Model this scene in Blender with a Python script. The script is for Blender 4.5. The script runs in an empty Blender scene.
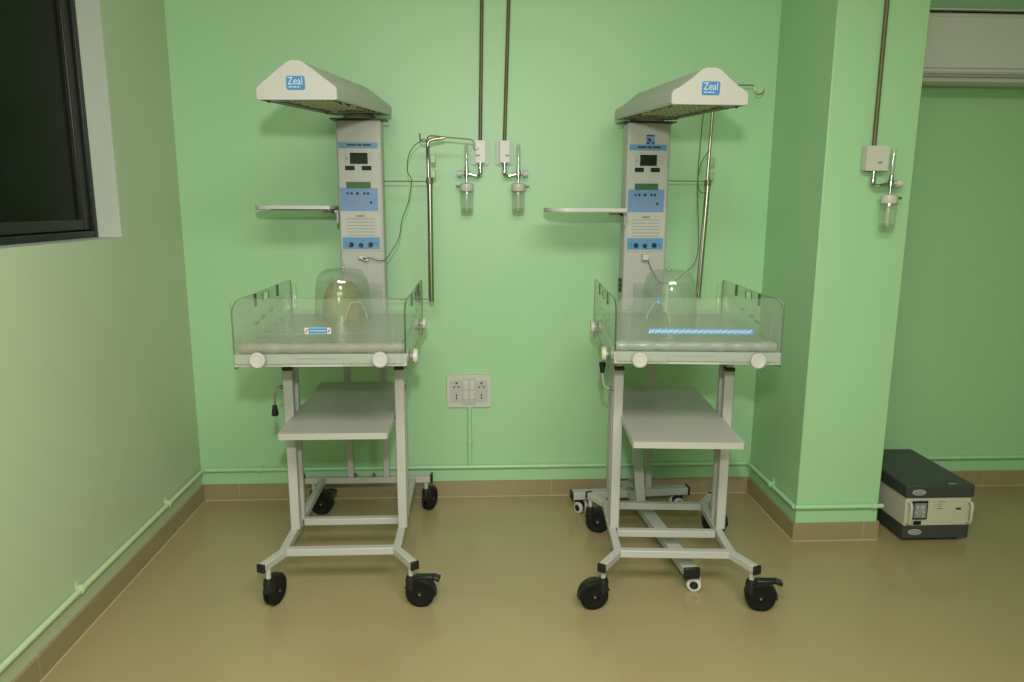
import bpy, bmesh, math, random
from mathutils import Vector, Matrix
random.seed(7)
PI = math.pi
R = math.radians
C = bpy.context.scene.collection

# ------------------------------------------------------------------ materials
def pmat(name, col, rough=.5, metal=0., spec=.5, noise=0., nscale=8., bump=0., bscale=200., coat=0.):
    """Principled material; noise varies the colour a little, bump adds fine relief."""
    m = bpy.data.materials.new(name); m.use_nodes = True
    nt = m.node_tree; b = nt.nodes['Principled BSDF']
    b.inputs['Base Color'].default_value = (*col, 1)
    b.inputs['Roughness'].default_value = rough
    b.inputs['Metallic'].default_value = metal
    b.inputs['Specular IOR Level'].default_value = spec
    b.inputs['Coat Weight'].default_value = coat
    tc = nt.nodes.new('ShaderNodeTexCoord')
    if noise:
        n = nt.nodes.new('ShaderNodeTexNoise'); n.inputs['Scale'].default_value = nscale
        n.inputs['Detail'].default_value = 3
        nt.links.new(tc.outputs['Object'], n.inputs['Vector'])
        mx = nt.nodes.new('ShaderNodeMix'); mx.data_type = 'RGBA'
        mx.inputs[6].default_value = (*[c * (1 - noise) for c in col], 1)
        mx.inputs[7].default_value = (*[min(1, c * (1 + noise)) for c in col], 1)
        nt.links.new(n.outputs['Fac'], mx.inputs[0])
        nt.links.new(mx.outputs[2], b.inputs['Base Color'])
    if bump:
        n2 = nt.nodes.new('ShaderNodeTexNoise'); n2.inputs['Scale'].default_value = bscale
        nt.links.new(tc.outputs['Object'], n2.inputs['Vector'])
        bp = nt.nodes.new('ShaderNodeBump'); bp.inputs['Strength'].default_value = bump
        bp.inputs['Distance'].default_value = .002
        nt.links.new(n2.outputs['Fac'], bp.inputs['Height'])
        nt.links.new(bp.outputs['Normal'], b.inputs['Normal'])
    return m

def clearmat(name, tint, gloss=.06, rough=.05, haze=0., hazecol=(.8, .85, .8)):
    """Clear plastic or glass: transparent with a Fresnel gloss and an optional milky share."""
    m = bpy.data.materials.new(name); m.use_nodes = True
    nt = m.node_tree; nt.nodes.clear()
    out = nt.nodes.new('ShaderNodeOutputMaterial')
    tr = nt.nodes.new('ShaderNodeBsdfTransparent'); tr.inputs[0].default_value = (*tint, 1)
    gl = nt.nodes.new('ShaderNodeBsdfGlossy'); gl.inputs['Roughness'].default_value = rough
    gl.inputs['Color'].default_value = (.95, .97, .95, 1)
    lw = nt.nodes.new('ShaderNodeLayerWeight')
    pw = nt.nodes.new('ShaderNodeMath'); pw.operation = 'POWER'; pw.inputs[1].default_value = 4.5
    ad = nt.nodes.new('ShaderNodeMath'); ad.operation = 'MULTIPLY_ADD'; ad.inputs[1].default_value = .55; ad.inputs[2].default_value = gloss
    ad.use_clamp = True
    nt.links.new(lw.outputs['Facing'], pw.inputs[0]); nt.links.new(pw.outputs[0], ad.inputs[0])
    base = tr
    if haze:
        df = nt.nodes.new('ShaderNodeBsdfDiffuse'); df.inputs[0].default_value = (*hazecol, 1)
        mh = nt.nodes.new('ShaderNodeMixShader'); mh.inputs[0].default_value = haze
        nt.links.new(tr.outputs[0], mh.inputs[1]); nt.links.new(df.outputs[0], mh.inputs[2]); base = mh
    mx = nt.nodes.new('ShaderNodeMixShader')
    nt.links.new(ad.outputs[0], mx.inputs[0]); nt.links.new(base.outputs[0], mx.inputs[1])
    nt.links.new(gl.outputs[0], mx.inputs[2]); nt.links.new(mx.outputs[0], out.inputs[0])
    return m

M = {}
M['wall'] = pmat('green_wall_paint', (.36, .61, .352), .42, noise=.02, nscale=2.5, bump=.06, bscale=60)
M['wall_pale'] = pmat('pale_green_wall_paint', (.475, .56, .388), .42, noise=.025, nscale=2, bump=.06, bscale=60)
M['jamb'] = pmat('pale_reveal_paint', (.46, .51, .43), .5, noise=.03, nscale=6)
M['ceil'] = pmat('white_ceiling_paint', (.72, .72, .66), .7, noise=.02)
M['conduit'] = pmat('green_painted_conduit', (.38, .63, .38), .35, noise=.04, nscale=30)
M['conduit_pale'] = pmat('pale_green_painted_conduit', (.49, .61, .38), .35, noise=.04, nscale=30)
M['skirt'] = None
M['white'] = pmat('off_white_powder_coat', (.44, .435, .40), .38, noise=.02, nscale=12, bump=.05, bscale=300)
M['panel'] = pmat('pale_control_panel', (.47, .465, .43), .4)
M['white_plastic'] = pmat('white_plastic', (.56, .55, .51), .35)
M['grey_white'] = pmat('grey_white_laminate', (.40, .395, .35), .33, noise=.03, nscale=10)
M['black'] = pmat('black_plastic', (.008, .008, .009), .38)
M['rubber'] = pmat('black_rubber', (.004, .004, .0045), .55, spec=.3, noise=.2, nscale=40)
M['screen'] = pmat('dark_display_glass', (.006, .008, .007), .15)
M['lcd'] = pmat('green_lcd', (.05, .13, .06), .25)
M['blue'] = pmat('blue_overlay', (.16, .27, .50), .4)
M['skyblue'] = pmat('light_blue_overlay', (.105, .27, .47), .4)
M['logo'] = pmat('blue_logo_sticker', (.05, .19, .42), .35)
M['logo_white'] = pmat('white_print', (.50, .57, .64), .5)
M['navy'] = pmat('dark_blue_print', (.008, .016, .04), .5)
M['greyprint'] = pmat('grey_print', (.25, .25, .24), .5)
M['red'] = pmat('red_print', (.45, .08, .08), .5)
M['chrome'] = pmat('chrome', (.50, .49, .45), .2, metal=1)
M['steel'] = pmat('brushed_steel', (.40, .37, .30), .28, metal=1, noise=.1, nscale=25)
M['copper'] = pmat('weathered_copper_pipe', (.12, .105, .05), .45, metal=.3, noise=.35, nscale=18)
M['bronze'] = pmat('dull_metal', (.20, .18, .13), .4, metal=.5)
M['acrylic'] = clearmat('clear_acrylic', (.93, .95, .93), .045, .04, haze=.055, hazecol=(.72, .76, .70))
M['acrylic_edge'] = clearmat('acrylic_cut_edge', (.24, .28, .23), .05, .12, haze=.35, hazecol=(.12, .16, .11))
M['hood_clear'] = clearmat('clear_hood_plastic', (.93, .955, .93), .05, .06, haze=.05, hazecol=(.8, .85, .78))
M['yellow_clear'] = clearmat('yellowed_clear_plastic', (.88, .84, .58), .04, .2, haze=.30, hazecol=(.55, .50, .27))
M['bottle'] = clearmat('clear_bottle_plastic', (.91, .935, .91), .08, .05, haze=.09, hazecol=(.8, .85, .8))
M['mattress'] = pmat('grey_vinyl_mattress', (.25, .27, .215), .25, noise=.05, nscale=6, bump=.3, bscale=14)
M['cream'] = pmat('cream_cloth_roll', (.33, .285, .215), .5, noise=.18, nscale=22, bump=.5, bscale=50)
M['vinyl'] = pmat('pale_vinyl_roll', (.34, .34, .30), .2, noise=.08, nscale=22, bump=.5, bscale=40)
M['gold'] = pmat('gold_reflector', (.90, .80, .52), .35, metal=.15, noise=.35, nscale=70, bump=1., bscale=60)
M['dark_metal'] = pmat('dark_metal_wire', (.06, .055, .045), .4, metal=.6)
M['cavity'] = pmat('dark_heater_cavity', (.05, .045, .035), .6)
M['cable'] = pmat('grey_cable', (.08, .085, .07), .5)
M['ups_dark'] = pmat('charcoal_case', (.046, .052, .050), .45, noise=.1, nscale=60, bump=.1, bscale=500)
M['ups_cream'] = pmat('cream_case', (.53, .51, .39), .45)
M['badge'] = pmat('silver_badge', (.40, .44, .38), .3)
M['lcd_grey'] = pmat('grey_display', (.22, .22, .26), .3)
M['ac'] = pmat('white_unit_plastic', (.60, .59, .55), .4)
M['frame'] = pmat('black_window_frame', (.009, .0105, .008), .4)
M['pane'] = clearmat('dark_tinted_pane', (.02, .022, .02), .012, .25, haze=.5, hazecol=(.012, .016, .009))
M['tube_grey'] = clearmat('clear_tube', (.75, .78, .72), .12, .06, haze=.15)
M['flow_clear'] = clearmat('clear_flow_tube', (.88, .90, .87), .06, .06, haze=.06)
M['backbox'] = pmat('green_tinted_backbox', (.31, .43, .29), .35)
M['water'] = clearmat('water', (.88, .92, .88), .05, .03)
M['lamp'] = None

def floor_material():
    m = pmat('polished_beige_floor_tile', (.345, .272, .145), .2, noise=.12, nscale=1.6)
    nt = m.node_tree; b = nt.nodes['Principled BSDF']
    src = b.inputs['Base Color'].links[0].from_socket
    tc = nt.nodes.new('ShaderNodeTexCoord'); mp = nt.nodes.new('ShaderNodeMapping')
    mp.inputs['Location'].default_value = (.33, .18, 0)
    br = nt.nodes.new('ShaderNodeTexBrick'); br.offset = 0; br.squash = 1
    br.inputs['Scale'].default_value = 1; br.inputs['Mortar Size'].default_value = .0016
    br.inputs['Mortar Smooth'].default_value = .6
    br.inputs['Brick Width'].default_value = .8; br.inputs['Row Height'].default_value = .8
    nt.links.new(tc.outputs['Object'], mp.inputs[0]); nt.links.new(mp.outputs[0], br.inputs[0])
    mx = nt.nodes.new('ShaderNodeMix'); mx.data_type = 'RGBA'
    mx.inputs[7].default_value = (.315, .25, .137, 1)
    nt.links.new(br.outputs['Fac'], mx.inputs[0]); nt.links.new(src, mx.inputs[6])
    nt.links.new(mx.outputs[2], b.inputs['Base Color'])
    # broad wavering gloss, the polish is worn unevenly
    n = nt.nodes.new('ShaderNodeTexNoise'); n.inputs['Scale'].default_value = 2.2
    mr = nt.nodes.new('ShaderNodeMapRange'); mr.inputs[3].default_value = .16; mr.inputs[4].default_value = .30
    nt.links.new(tc.outputs['Object'], n.inputs[0]); nt.links.new(n.outputs['Fac'], mr.inputs[0])
    nt.links.new(mr.outputs[0], b.inputs['Roughness'])
    return m
M['floor'] = floor_material()

def skirt_material():
    m = pmat('brown_skirting_tile', (.30, .238, .135), .3, noise=.08, nscale=9)
    nt = m.node_tree; b = nt.nodes['Principled BSDF']
    src = b.inputs['Base Color'].links[0].from_socket
    tc = nt.nodes.new('ShaderNodeTexCoord')
    sp = nt.nodes.new('ShaderNodeSeparateXYZ'); nt.links.new(tc.outputs['Object'], sp.inputs[0])
    a = nt.nodes.new('ShaderNodeMath'); a.operation = 'ADD'
    nt.links.new(sp.outputs[0], a.inputs[0]); nt.links.new(sp.outputs[1], a.inputs[1])
    o = nt.nodes.new('ShaderNodeMath'); o.operation = 'ADD'; o.inputs[1].default_value = 6.025
    nt.links.new(a.outputs[0], o.inputs[0])
    md = nt.nodes.new('ShaderNodeMath'); md.operation = 'MODULO'; md.inputs[1].default_value = .8
    nt.links.new(o.outputs[0], md.inputs[0])
    lt = nt.nodes.new('ShaderNodeMath'); lt.operation = 'LESS_THAN'; lt.inputs[1].default_value = .004
    nt.links.new(md.outputs[0], lt.inputs[0])
    mx = nt.nodes.new('ShaderNodeMix'); mx.data_type = 'RGBA'
    mx.inputs[7].default_value = (.42, .34, .22, 1)
    nt.links.new(lt.outputs[0], mx.inputs[0]); nt.links.new(src, mx.inputs[6])
    nt.links.new(mx.outputs[2], b.inputs['Base Color'])
    return m
M['skirt'] = skirt_material()
M['grout'] = pmat('pale_grout', (.50, .42, .28), .6)

# ------------------------------------------------------------------ mesh builder
class MB:
    def __init__(s): s.bm = bmesh.new()
    def box(s, x0, x1, y0, y1, z0, z1, mat=None, mi=0):
        vs = [s.bm.verts.new(Vector((x, y, z))) for x in (x0, x1) for y in (y0, y1) for z in (z0, z1)]
        if mat is not None:
            for v in vs: v.co = mat @ v.co
        for f in ((0, 1, 3, 2), (4, 6, 7, 5), (0, 4, 5, 1), (2, 3, 7, 6), (0, 2, 6, 4), (1, 5, 7, 3)):
            fc = s.bm.faces.new([vs[i] for i in f]); fc.material_index = mi
        return s
    def bar(s, p, q, w, h, up=(0, 0, 1), mi=0):
        """square bar from p to q, w across, h along up"""
        p, q = Vector(p), Vector(q); d = (q - p).normalized()
        a = d.cross(Vector(up)).normalized(); u = a.cross(d).normalized()
        L = (q - p).length
        mt = Matrix((a, d, u)).transposed().to_4x4(); mt.translation = p
        return s.box(-w / 2, w / 2, 0, L, -h / 2, h / 2, mt, mi)
    def tube(s, path, r, seg=12, cap=True, mi=0):
        P = [Vector(p) for p in path]; n = len(P)
        rr = r if isinstance(r, (list, tuple)) else [r] * n
        t0 = (P[1] - P[0]).normalized()
        a = t0.orthogonal().normalized()
        rings = []
        for i in range(n):
            t = ((P[min(i + 1, n - 1)] - P[i]).normalized() + (P[i] - P[max(i - 1, 0)]).normalized())
            t = t.normalized() if t.length > 1e-9 else t0
            a = (a - t * a.dot(t)).normalized(); b = t.cross(a)
            rings.append([s.bm.verts.new(P[i] + (a * math.cos(2 * PI * k / seg) + b * math.sin(2 * PI * k / seg)) * rr[i]) for k in range(seg)])
        for i in range(n - 1):
            for k in range(seg):
                f = s.bm.faces.new((rings[i][k], rings[i][(k + 1) % seg], rings[i + 1][(k + 1) % seg], rings[i + 1][k])); f.material_index = mi
        if cap:
            s.bm.faces.new(rings[0][::-1]).material_index = mi; s.bm.faces.new(rings[-1]).material_index = mi
        return s
    def lathe(s, prof, origin=(0, 0, 0), axis=(0, 0, 1), seg=24, mi=0):
        """prof = list of (radius, height along axis)"""
        ax = Vector(axis).normalized(); a = ax.orthogonal().normalized(); b = ax.cross(a); o = Vector(origin)
        rings = []
        for r, h in prof:
            if r < 1e-6: rings.append([s.bm.verts.new(o + ax * h)])
            else: rings.append([s.bm.verts.new(o + ax * h + (a * math.cos(2 * PI * k / seg) + b * math.sin(2 * PI * k / seg)) * r) for k in range(seg)])
        for A, B in zip(rings, rings[1:]):
            for k in range(seg):
                k2 = (k + 1) % seg
                if len(A) == 1 and len(B) == 1: continue
                if len(A) == 1: f = s.bm.faces.new((A[0], B[k2], B[k]))
                elif len(B) == 1: f = s.bm.faces.new((A[k], A[k2], B[0]))
                else: f = s.bm.faces.new((A[k], A[k2], B[k2], B[k]))
                f.material_index = mi
        for A, fl in ((rings[0], True), (rings[-1], False)):
            if len(A) > 1: s.bm.faces.new(A[::-1] if fl else A).material_index = mi
        return s
    def plate(s, polys, thick, mt, edge_mi=0):
        """polys: outline and holes in 2D (u,v), extruded by thick about the plane; mt maps (u,v,w)"""
        cu = bpy.data.curves.new('t', 'CURVE'); cu.dimensions = '2D'; cu.fill_mode = 'BOTH'; cu.extrude = thick / 2
        for pl in polys:
            sp = cu.splines.new('POLY'); sp.points.add(len(pl) - 1); sp.use_cyclic_u = True
            for pt, (u, v) in zip(sp.points, pl): pt.co = (u, v, 0, 1)
        o = bpy.data.objects.new('t', cu)
        me = o.to_mesh()
        b2 = bmesh.new(); b2.from_mesh(me); o.to_mesh_clear()
        bmesh.ops.remove_doubles(b2, verts=b2.verts, dist=1e-6)
        vm = {v: s.bm.verts.new(mt @ v.co) for v in b2.verts}
        for f in b2.faces:
            try: nf = s.bm.faces.new([vm[v] for v in f.verts])
            except ValueError: continue
            nf.material_index = 0 if abs(f.normal.z) > .7 else edge_mi
        b2.free(); bpy.data.objects.remove(o); bpy.data.curves.remove(cu)
        return s
    def build(s, name, mats, parent=None, bevel=0., seg=2, loc=None, rot=None, smooth=True, recalc=True):
        if recalc: bmesh.ops.recalc_face_normals(s.bm, faces=s.bm.faces)
        if smooth:
            for f in s.bm.faces: f.smooth = True
            for e in s.bm.edges:
                if len(e.link_faces) == 2:
                    e.smooth = e.calc_face_angle(0) < .62
                else: e.smooth = False
        me = bpy.data.meshes.new(name); s.bm.to_mesh(me); s.bm.free()
        for m in (mats if isinstance(mats, (list, tuple)) else [mats]): me.materials.append(M[m] if isinstance(m, str) else m)
        o = bpy.data.objects.new(name, me); C.objects.link(o)
        if parent is not None: o.parent = parent
        if loc is not None: o.location = loc
        if rot is not None: o.rotation_euler = rot
        if bevel:
            b = o.modifiers.new('bevel', 'BEVEL'); b.width = bevel; b.segments = seg; b.limit_method = 'ANGLE'; b.angle_limit = R(40)
        return o

def rbox(name, mats, parent, x0, x1, y0, y1, z0, z1, bevel=.002, **k):
    return MB().box(x0, x1, y0, y1, z0, z1).build(name, mats, parent, bevel=bevel, **k)

def thing(name, label, cat, loc=(0, 0, 0), rotz=0., group=None):
    o = bpy.data.objects.new(name, None); o.empty_display_size = .05; C.objects.link(o)
    o.location = loc; o.rotation_euler = (0, 0, rotz)
    return tag(o, label, cat, group)
def tag(o, label, cat, group=None):
    o['label'] = label; o['category'] = cat; o['kind'] = 'thing'
    if group: o['group'] = group
    return o
def struct(o, label=None):
    o['kind'] = 'structure'
    if label: o['label'] = label
    return o

XZ = lambda y: Matrix(((1, 0, 0, 0), (0, 0, -1, y), (0, 1, 0, 0), (0, 0, 0, 1)))   # (u,v)->(x,z), w -> -y
YZ = lambda x: Matrix(((0, 0, 1, x), (1, 0, 0, 0), (0, 1, 0, 0), (0, 0, 0, 1)))    # (u,v)->(y,z), w -> x
XY = lambda z: Matrix.Translation((0, 0, z))

def rrect(x0, x1, y0, y1, r, n=5):
    """rounded rectangle; r may be a 4-tuple (bl, br, tr, tl)"""
    rs = r if isinstance(r, (tuple, list)) else (r,) * 4
    out = []
    for (cx, cy, a0, q) in ((x0, y0, 180, rs[0]), (x1, y0, 270, rs[1]), (x1, y1, 0, rs[2]), (x0, y1, 90, rs[3])):
        sx = 1 if cx == x0 else -1; sy = 1 if cy == y0 else -1
        if q < 1e-6: out.append((cx, cy)); continue
        for k in range(n + 1):
            a = R(a0 + 90 * k / n)
            out.append((cx + sx * q + q * math.cos(a), cy + sy * q + q * math.sin(a)))
    return out

def spline(pts, n=8):
    """Catmull-Rom through the points"""
    P = [Vector(p) for p in pts]; P = [P[0] * 2 - P[1]] + P + [P[-1] * 2 - P[-2]]
    out = []
    for i in range(1, len(P) - 2):
        for k in range(n):
            t = k / n
            out.append(.5 * ((2 * P[i]) + (P[i + 1] - P[i - 1]) * t + (2 * P[i - 1] - 5 * P[i] + 4 * P[i + 1] - P[i + 2]) * t * t
                             + (3 * P[i] - P[i - 1] - 3 * P[i + 1] + P[i + 2]) * t ** 3))
    out.append(P[-2]); return out

def text(name, body, size, mat, parent, loc, rot=(PI / 2, 0, 0), ext=.0004, shear=0., sx=1.):
    cu = bpy.data.curves.new(name, 'FONT'); cu.body = body; cu.size = size; cu.extrude = ext
    cu.align_x = 'CENTER'; cu.align_y = 'CENTER'; cu.shear = shear
    t = bpy.data.objects.new('t', cu); me = t.to_mesh().copy(); t.to_mesh_clear()
    bpy.data.objects.remove(t); bpy.data.curves.remove(cu)
    me.name = name; me.materials.clear(); me.materials.append(M[mat])
    o = bpy.data.objects.new(name, me); C.objects.link(o); o.parent = parent
    o.location = loc; o.rotation_euler = rot; o.scale = (sx, 1, 1)
    return o

# ------------------------------------------------------------------ the room
XL, XC, XR, DC, ZC = -1.398, 1.4413, 1.821, .566, 2.9
YB, XE = -5.2, 4.3
def sbox(name, mat, *a, label=None):
    return struct(MB().box(*a).build(name, mat), label)
fl = struct(MB().box(XL - .2, XE + .1, YB - .1, .1, -.1, 0).build('floor', 'floor'))
struct(MB().box(XL - .2, XE + .1, YB - .1, .1, ZC, ZC + .1).build('ceiling', 'ceil'))
YA = .04
struct(MB().box(XL - .2, XC + .1, 0, .1, 0, ZC).build('wall_back', 'wall'))
struct(MB().box(XC + .1, XE + .1, YA, .1, 0, ZC).build('wall_alcove', 'wall'), 'green alcove wall right of the pillar')
struct(MB().box(XE, XE + .1, YB, 0, 0, ZC).build('wall_right', 'wall'))
struct(MB().box(XL - .2, XE + .1, YB - .1, YB, 0, ZC).build('wall_front', 'wall'))
WY0, WY1, WZ0, WZ1 = -2.3, -.60, 1.358, 2.55
w = MB()
w.box(XL - .2, XL, YB, 0, 0, WZ0); w.box(XL - .2, XL, YB, 0, WZ1, ZC)
w.box(XL - .2, XL, YB, WY0, WZ0, WZ1); w.box(XL - .2, XL, WY1, 0, WZ0, WZ1)
struct(w.build('wall_left', 'wall_pale'))
struct(MB().box(XC, XR, -DC, .0395, 0, ZC).build('pillar', 'wall', bevel=.004), 'green painted square pillar standing out from the back wall')
# the pale reveal lining of the window recess
j = MB(); t = .004
j.box(XL - .095, XL - .0005, WY1 - t, WY1, WZ0, WZ1); j.box(XL - .095, XL - .0005, WY0, WY0 + t, WZ0, WZ1)
j.box(XL - .095, XL - .0005, WY0, WY1, WZ0, WZ0 + t); j.box(XL - .095, XL - .0005, WY0, WY1, WZ1 - t, WZ1)
struct(j.build('trim_1', 'jamb'), 'pale painted lining of the window recess')
# window
win = bpy.data.objects.new('window_1', None); C.objects.link(win); struct(win, 'black framed dark window in the left wall')
xf = XL - .088
wf = MB(); fw = .03
wf.box(xf - .06, xf, WY0 + t, WY0 + fw, WZ0 + t, WZ1 - t); wf.box(xf - .06, xf, WY1 - fw, WY1 - t, WZ0 + t, WZ1 - t)
wf.box(xf - .06, xf, WY0 + fw, WY1 - fw, WZ0 + t, WZ0 + fw); wf.box(xf - .06, xf, WY0 + fw, WY1 - fw, WZ1 - fw, WZ1 - t)
wf.build('window_frame', 'frame', win, bevel=.003)
sa = MB(); a0, a1 = WY1 - fw - .85, WY1 - fw - .004
sa.box(xf - .045, xf - .012, a1 - .05, a1, WZ0 + fw + .003, WZ1 - fw - .003); sa.box(xf - .045, xf - .012, a0, a0 + .05, WZ0 + fw + .003, WZ1 - fw - .003)
sa.box(xf - .045, xf - .012, a0 + .05, a1 - .05, WZ0 + fw + .003, WZ0 + fw + .045); sa.box(xf - .045, xf - .012, a0 + .05, a1 - .05, WZ1 - fw - .05, WZ1 - fw - .003)
sa.build('sash', 'frame', win, bevel=.004)
MB().box(xf - .033, xf - .027, a0 + .045, a1 - .045, WZ0 + fw + .04, WZ1 - fw - .045).build('pane', 'pane', win)
s2 = MB(); b0, b1 = WY0 + fw + .004, a0 + .045
s2.box(xf - .075, xf - .047, b0, b0 + .05, WZ0 + fw + .003, WZ1 - fw - .003); s2.box(xf - .075, xf - .047, b1 - .05, b1, WZ0 + fw + .003, WZ1 - fw - .003)
s2.box(xf - .075, xf - .047, b0 + .05, b1 - .05, WZ0 + fw + .003, WZ0 + fw + .05); s2.box(xf - .075, xf - .047, b0 + .05, b1 - .05, WZ1 - fw - .05, WZ1 - fw - .003)
s2.build('sash', 'frame', win, bevel=.004)
MB().box(xf - .064, xf - .058, b0 + .045, b1 - .045, WZ0 + fw + .045, WZ1 - fw - .045).build('pane', 'pane', win)
# skirting, with a line of grout at its foot
H, T = .084, .012
def skirt(name, boxes):
    m = MB()
    for (x0, x1, y0, y1, gx, gy) in boxes:
        m.box(x0, x1, y0, y1, .003, H)
        m.box(min(x0, x0 + gx), max(x1, x1 + gx), min(y0, y0 + gy), max(y1, y1 + gy), 0, .003, mi=1)
    return struct(m.build(name, ['skirt', 'grout']))
skirt('baseboard_left', [(XL, XL + T, YB, 0, .004, 0)])
skirt('baseboard_back', [(XL + T, XC, -T, 0, 0, -.004), ])
skirt('baseboard_alcove', [(XR, XE, YA - T, YA, 0, -.004)])
skirt('baseboard_pillar', [(XC - T, XC, -DC - T, -T, -.004, 0), (XC, XR, -DC - T, -DC, 0, -.004), (XR, XR + T, -DC, YA - T, .004, 0)])

# conduits along the walls, painted over, on saddle clips
ZP, RP = .164, .0105
def conduit(label, path, clips, mat, grp='painted conduits along the walls', r=RP):
    o = thing('conduit_pipe', label, 'pipe', path[0], 0, grp)
    base = Vector(path[0])
    MB().tube([Vector(p) - base for p in path], r, 12).build('pipe', mat, o)
    for (p, nrm, up) in clips:
        p = Vector(p) - base; nrm = Vector(nrm); up = Vector(up); d = nrm.cross(up)
        m = MB(); mt = Matrix((d, up, nrm)).transposed().to_4x4(); mt.translation = p
        prof = [(-.032, 0), (-.032, .004), (-.0145, .004)] + [(.0145 * math.cos(R(a)) * -1, .0125 + .0145 * math.sin(R(a))) for a in range(0, 181, 20)] + [(.0145, .004), (.032, .004), (.032, 0)]
        ring = [[m.bm.verts.new(mt @ Vector((s_, u, v - .0128))) for (u, v) in prof] for s_ in (-.009, .009)]
        n = len(prof)
        for k in range(n):
            m.bm.faces.new((ring[0][k], ring[0][(k + 1) % n], ring[1][(k + 1) % n], ring[1][k]))
        m.bm.faces.new(ring[0]); m.bm.faces.new(ring[1][::-1])
        m.build('saddle_clip', mat, o)
    return o
off = .013
conduit('pale green painted conduit running low along the left wall below the window', [(XL + off, -4.6, ZP), (XL + off, -off - .02, ZP)],
        [((XL + off, y, ZP), (1, 0, 0), (0, 0, 1)) for y in (-3.4, -2.2, -1.17, -.43)], 'conduit_pale')
conduit('green painted conduit running low along the back wall behind both cots', [(XL + off + .01, -off, ZP), (XC - off - .01, -off, ZP)],
        [((x, -off, ZP), (0, -1, 0), (0, 0, 1)) for x in (-1.1, .35)], 'conduit')
conduit('green painted conduit on the shaded side face of the pillar', [(XC - off, -.02, ZP), (XC - off, -DC - .004, ZP)],
        [((XC - off, -.31, ZP), (-1, 0, 0), (0, 0, 1))], 'conduit')
conduit('green painted conduit across the front face of the pillar', [(XC - off, -DC - off, ZP), (XR + .012, -DC - off, ZP)],
        [((XR - .03, -DC - off, ZP), (0, -1, 0), (0, 0, 1))], 'conduit')
conduit('green painted conduit on the alcove wall behind the dark-topped power box', [(XR + .03, YA - off, ZP), (XE - .1, YA - off, ZP)], [((3.1, YA - off, ZP), (0, -1, 0), (0, 0, 1))], 'conduit')
conduit('short vertical green conduit dropping from the white socket plate', [(-.034, -off, ZP + .013), (-.034, -off, .482)],
        [((-.034, -off, .30), (0, -1, 0), (1, 0, 0))], 'conduit')

# ------------------------------------------------------------------ socket plate on the back wall
sk = thing('socket_plate', 'white modular plate of two sockets and switches on the back wall', 'socket', (-.036, 0, .566))
MB().plate([rrect(-.111, .111, -.084, .084, .008)], .012, XZ(-.0075)).build('plate', 'white_plastic', sk, bevel=.003)
rbox('switch_frame', 'panel', sk, -.033, .033, -.0165, -.0136, -.07, .07, .001)
for i, (sx, sz) in enumerate(((-.016, .033), (.016, .033), (-.016, -.018), (.016, -.018))):
    rbox('switch', 'white_plastic', sk, sx - .0135, sx + .0135, -.0215, -.0166, sz - .024, sz + .024, .002)
for sx in (-.016, .016):
    rbox('indicator', 'panel', sk, sx - .011, sx + .011, -.0185, -.0166, -.066, -.047, .0015)
for sx in (-.063, .063):
    s_ = MB().plate([rrect(sx - .030, sx + .030, -.055, .055, .005)], .003, XZ(-.0152)).build('socket', 'panel', sk)
    for (hx, hz, hr) in ((0, .043, .0052), (-.012, .022, .0042), (.012, .022, .0042), (-.006, .029, .0024), (.006, .029, .0024), (0, -.018, .0042), (0, -.036, .0042), (0, -.027, .003)):
        MB().lathe([(hr, 0), (hr, .0006)], (sx + hx, -.0167, hz), (0, -1, 0), 10).build('pin_hole', 'black', s_)

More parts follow.
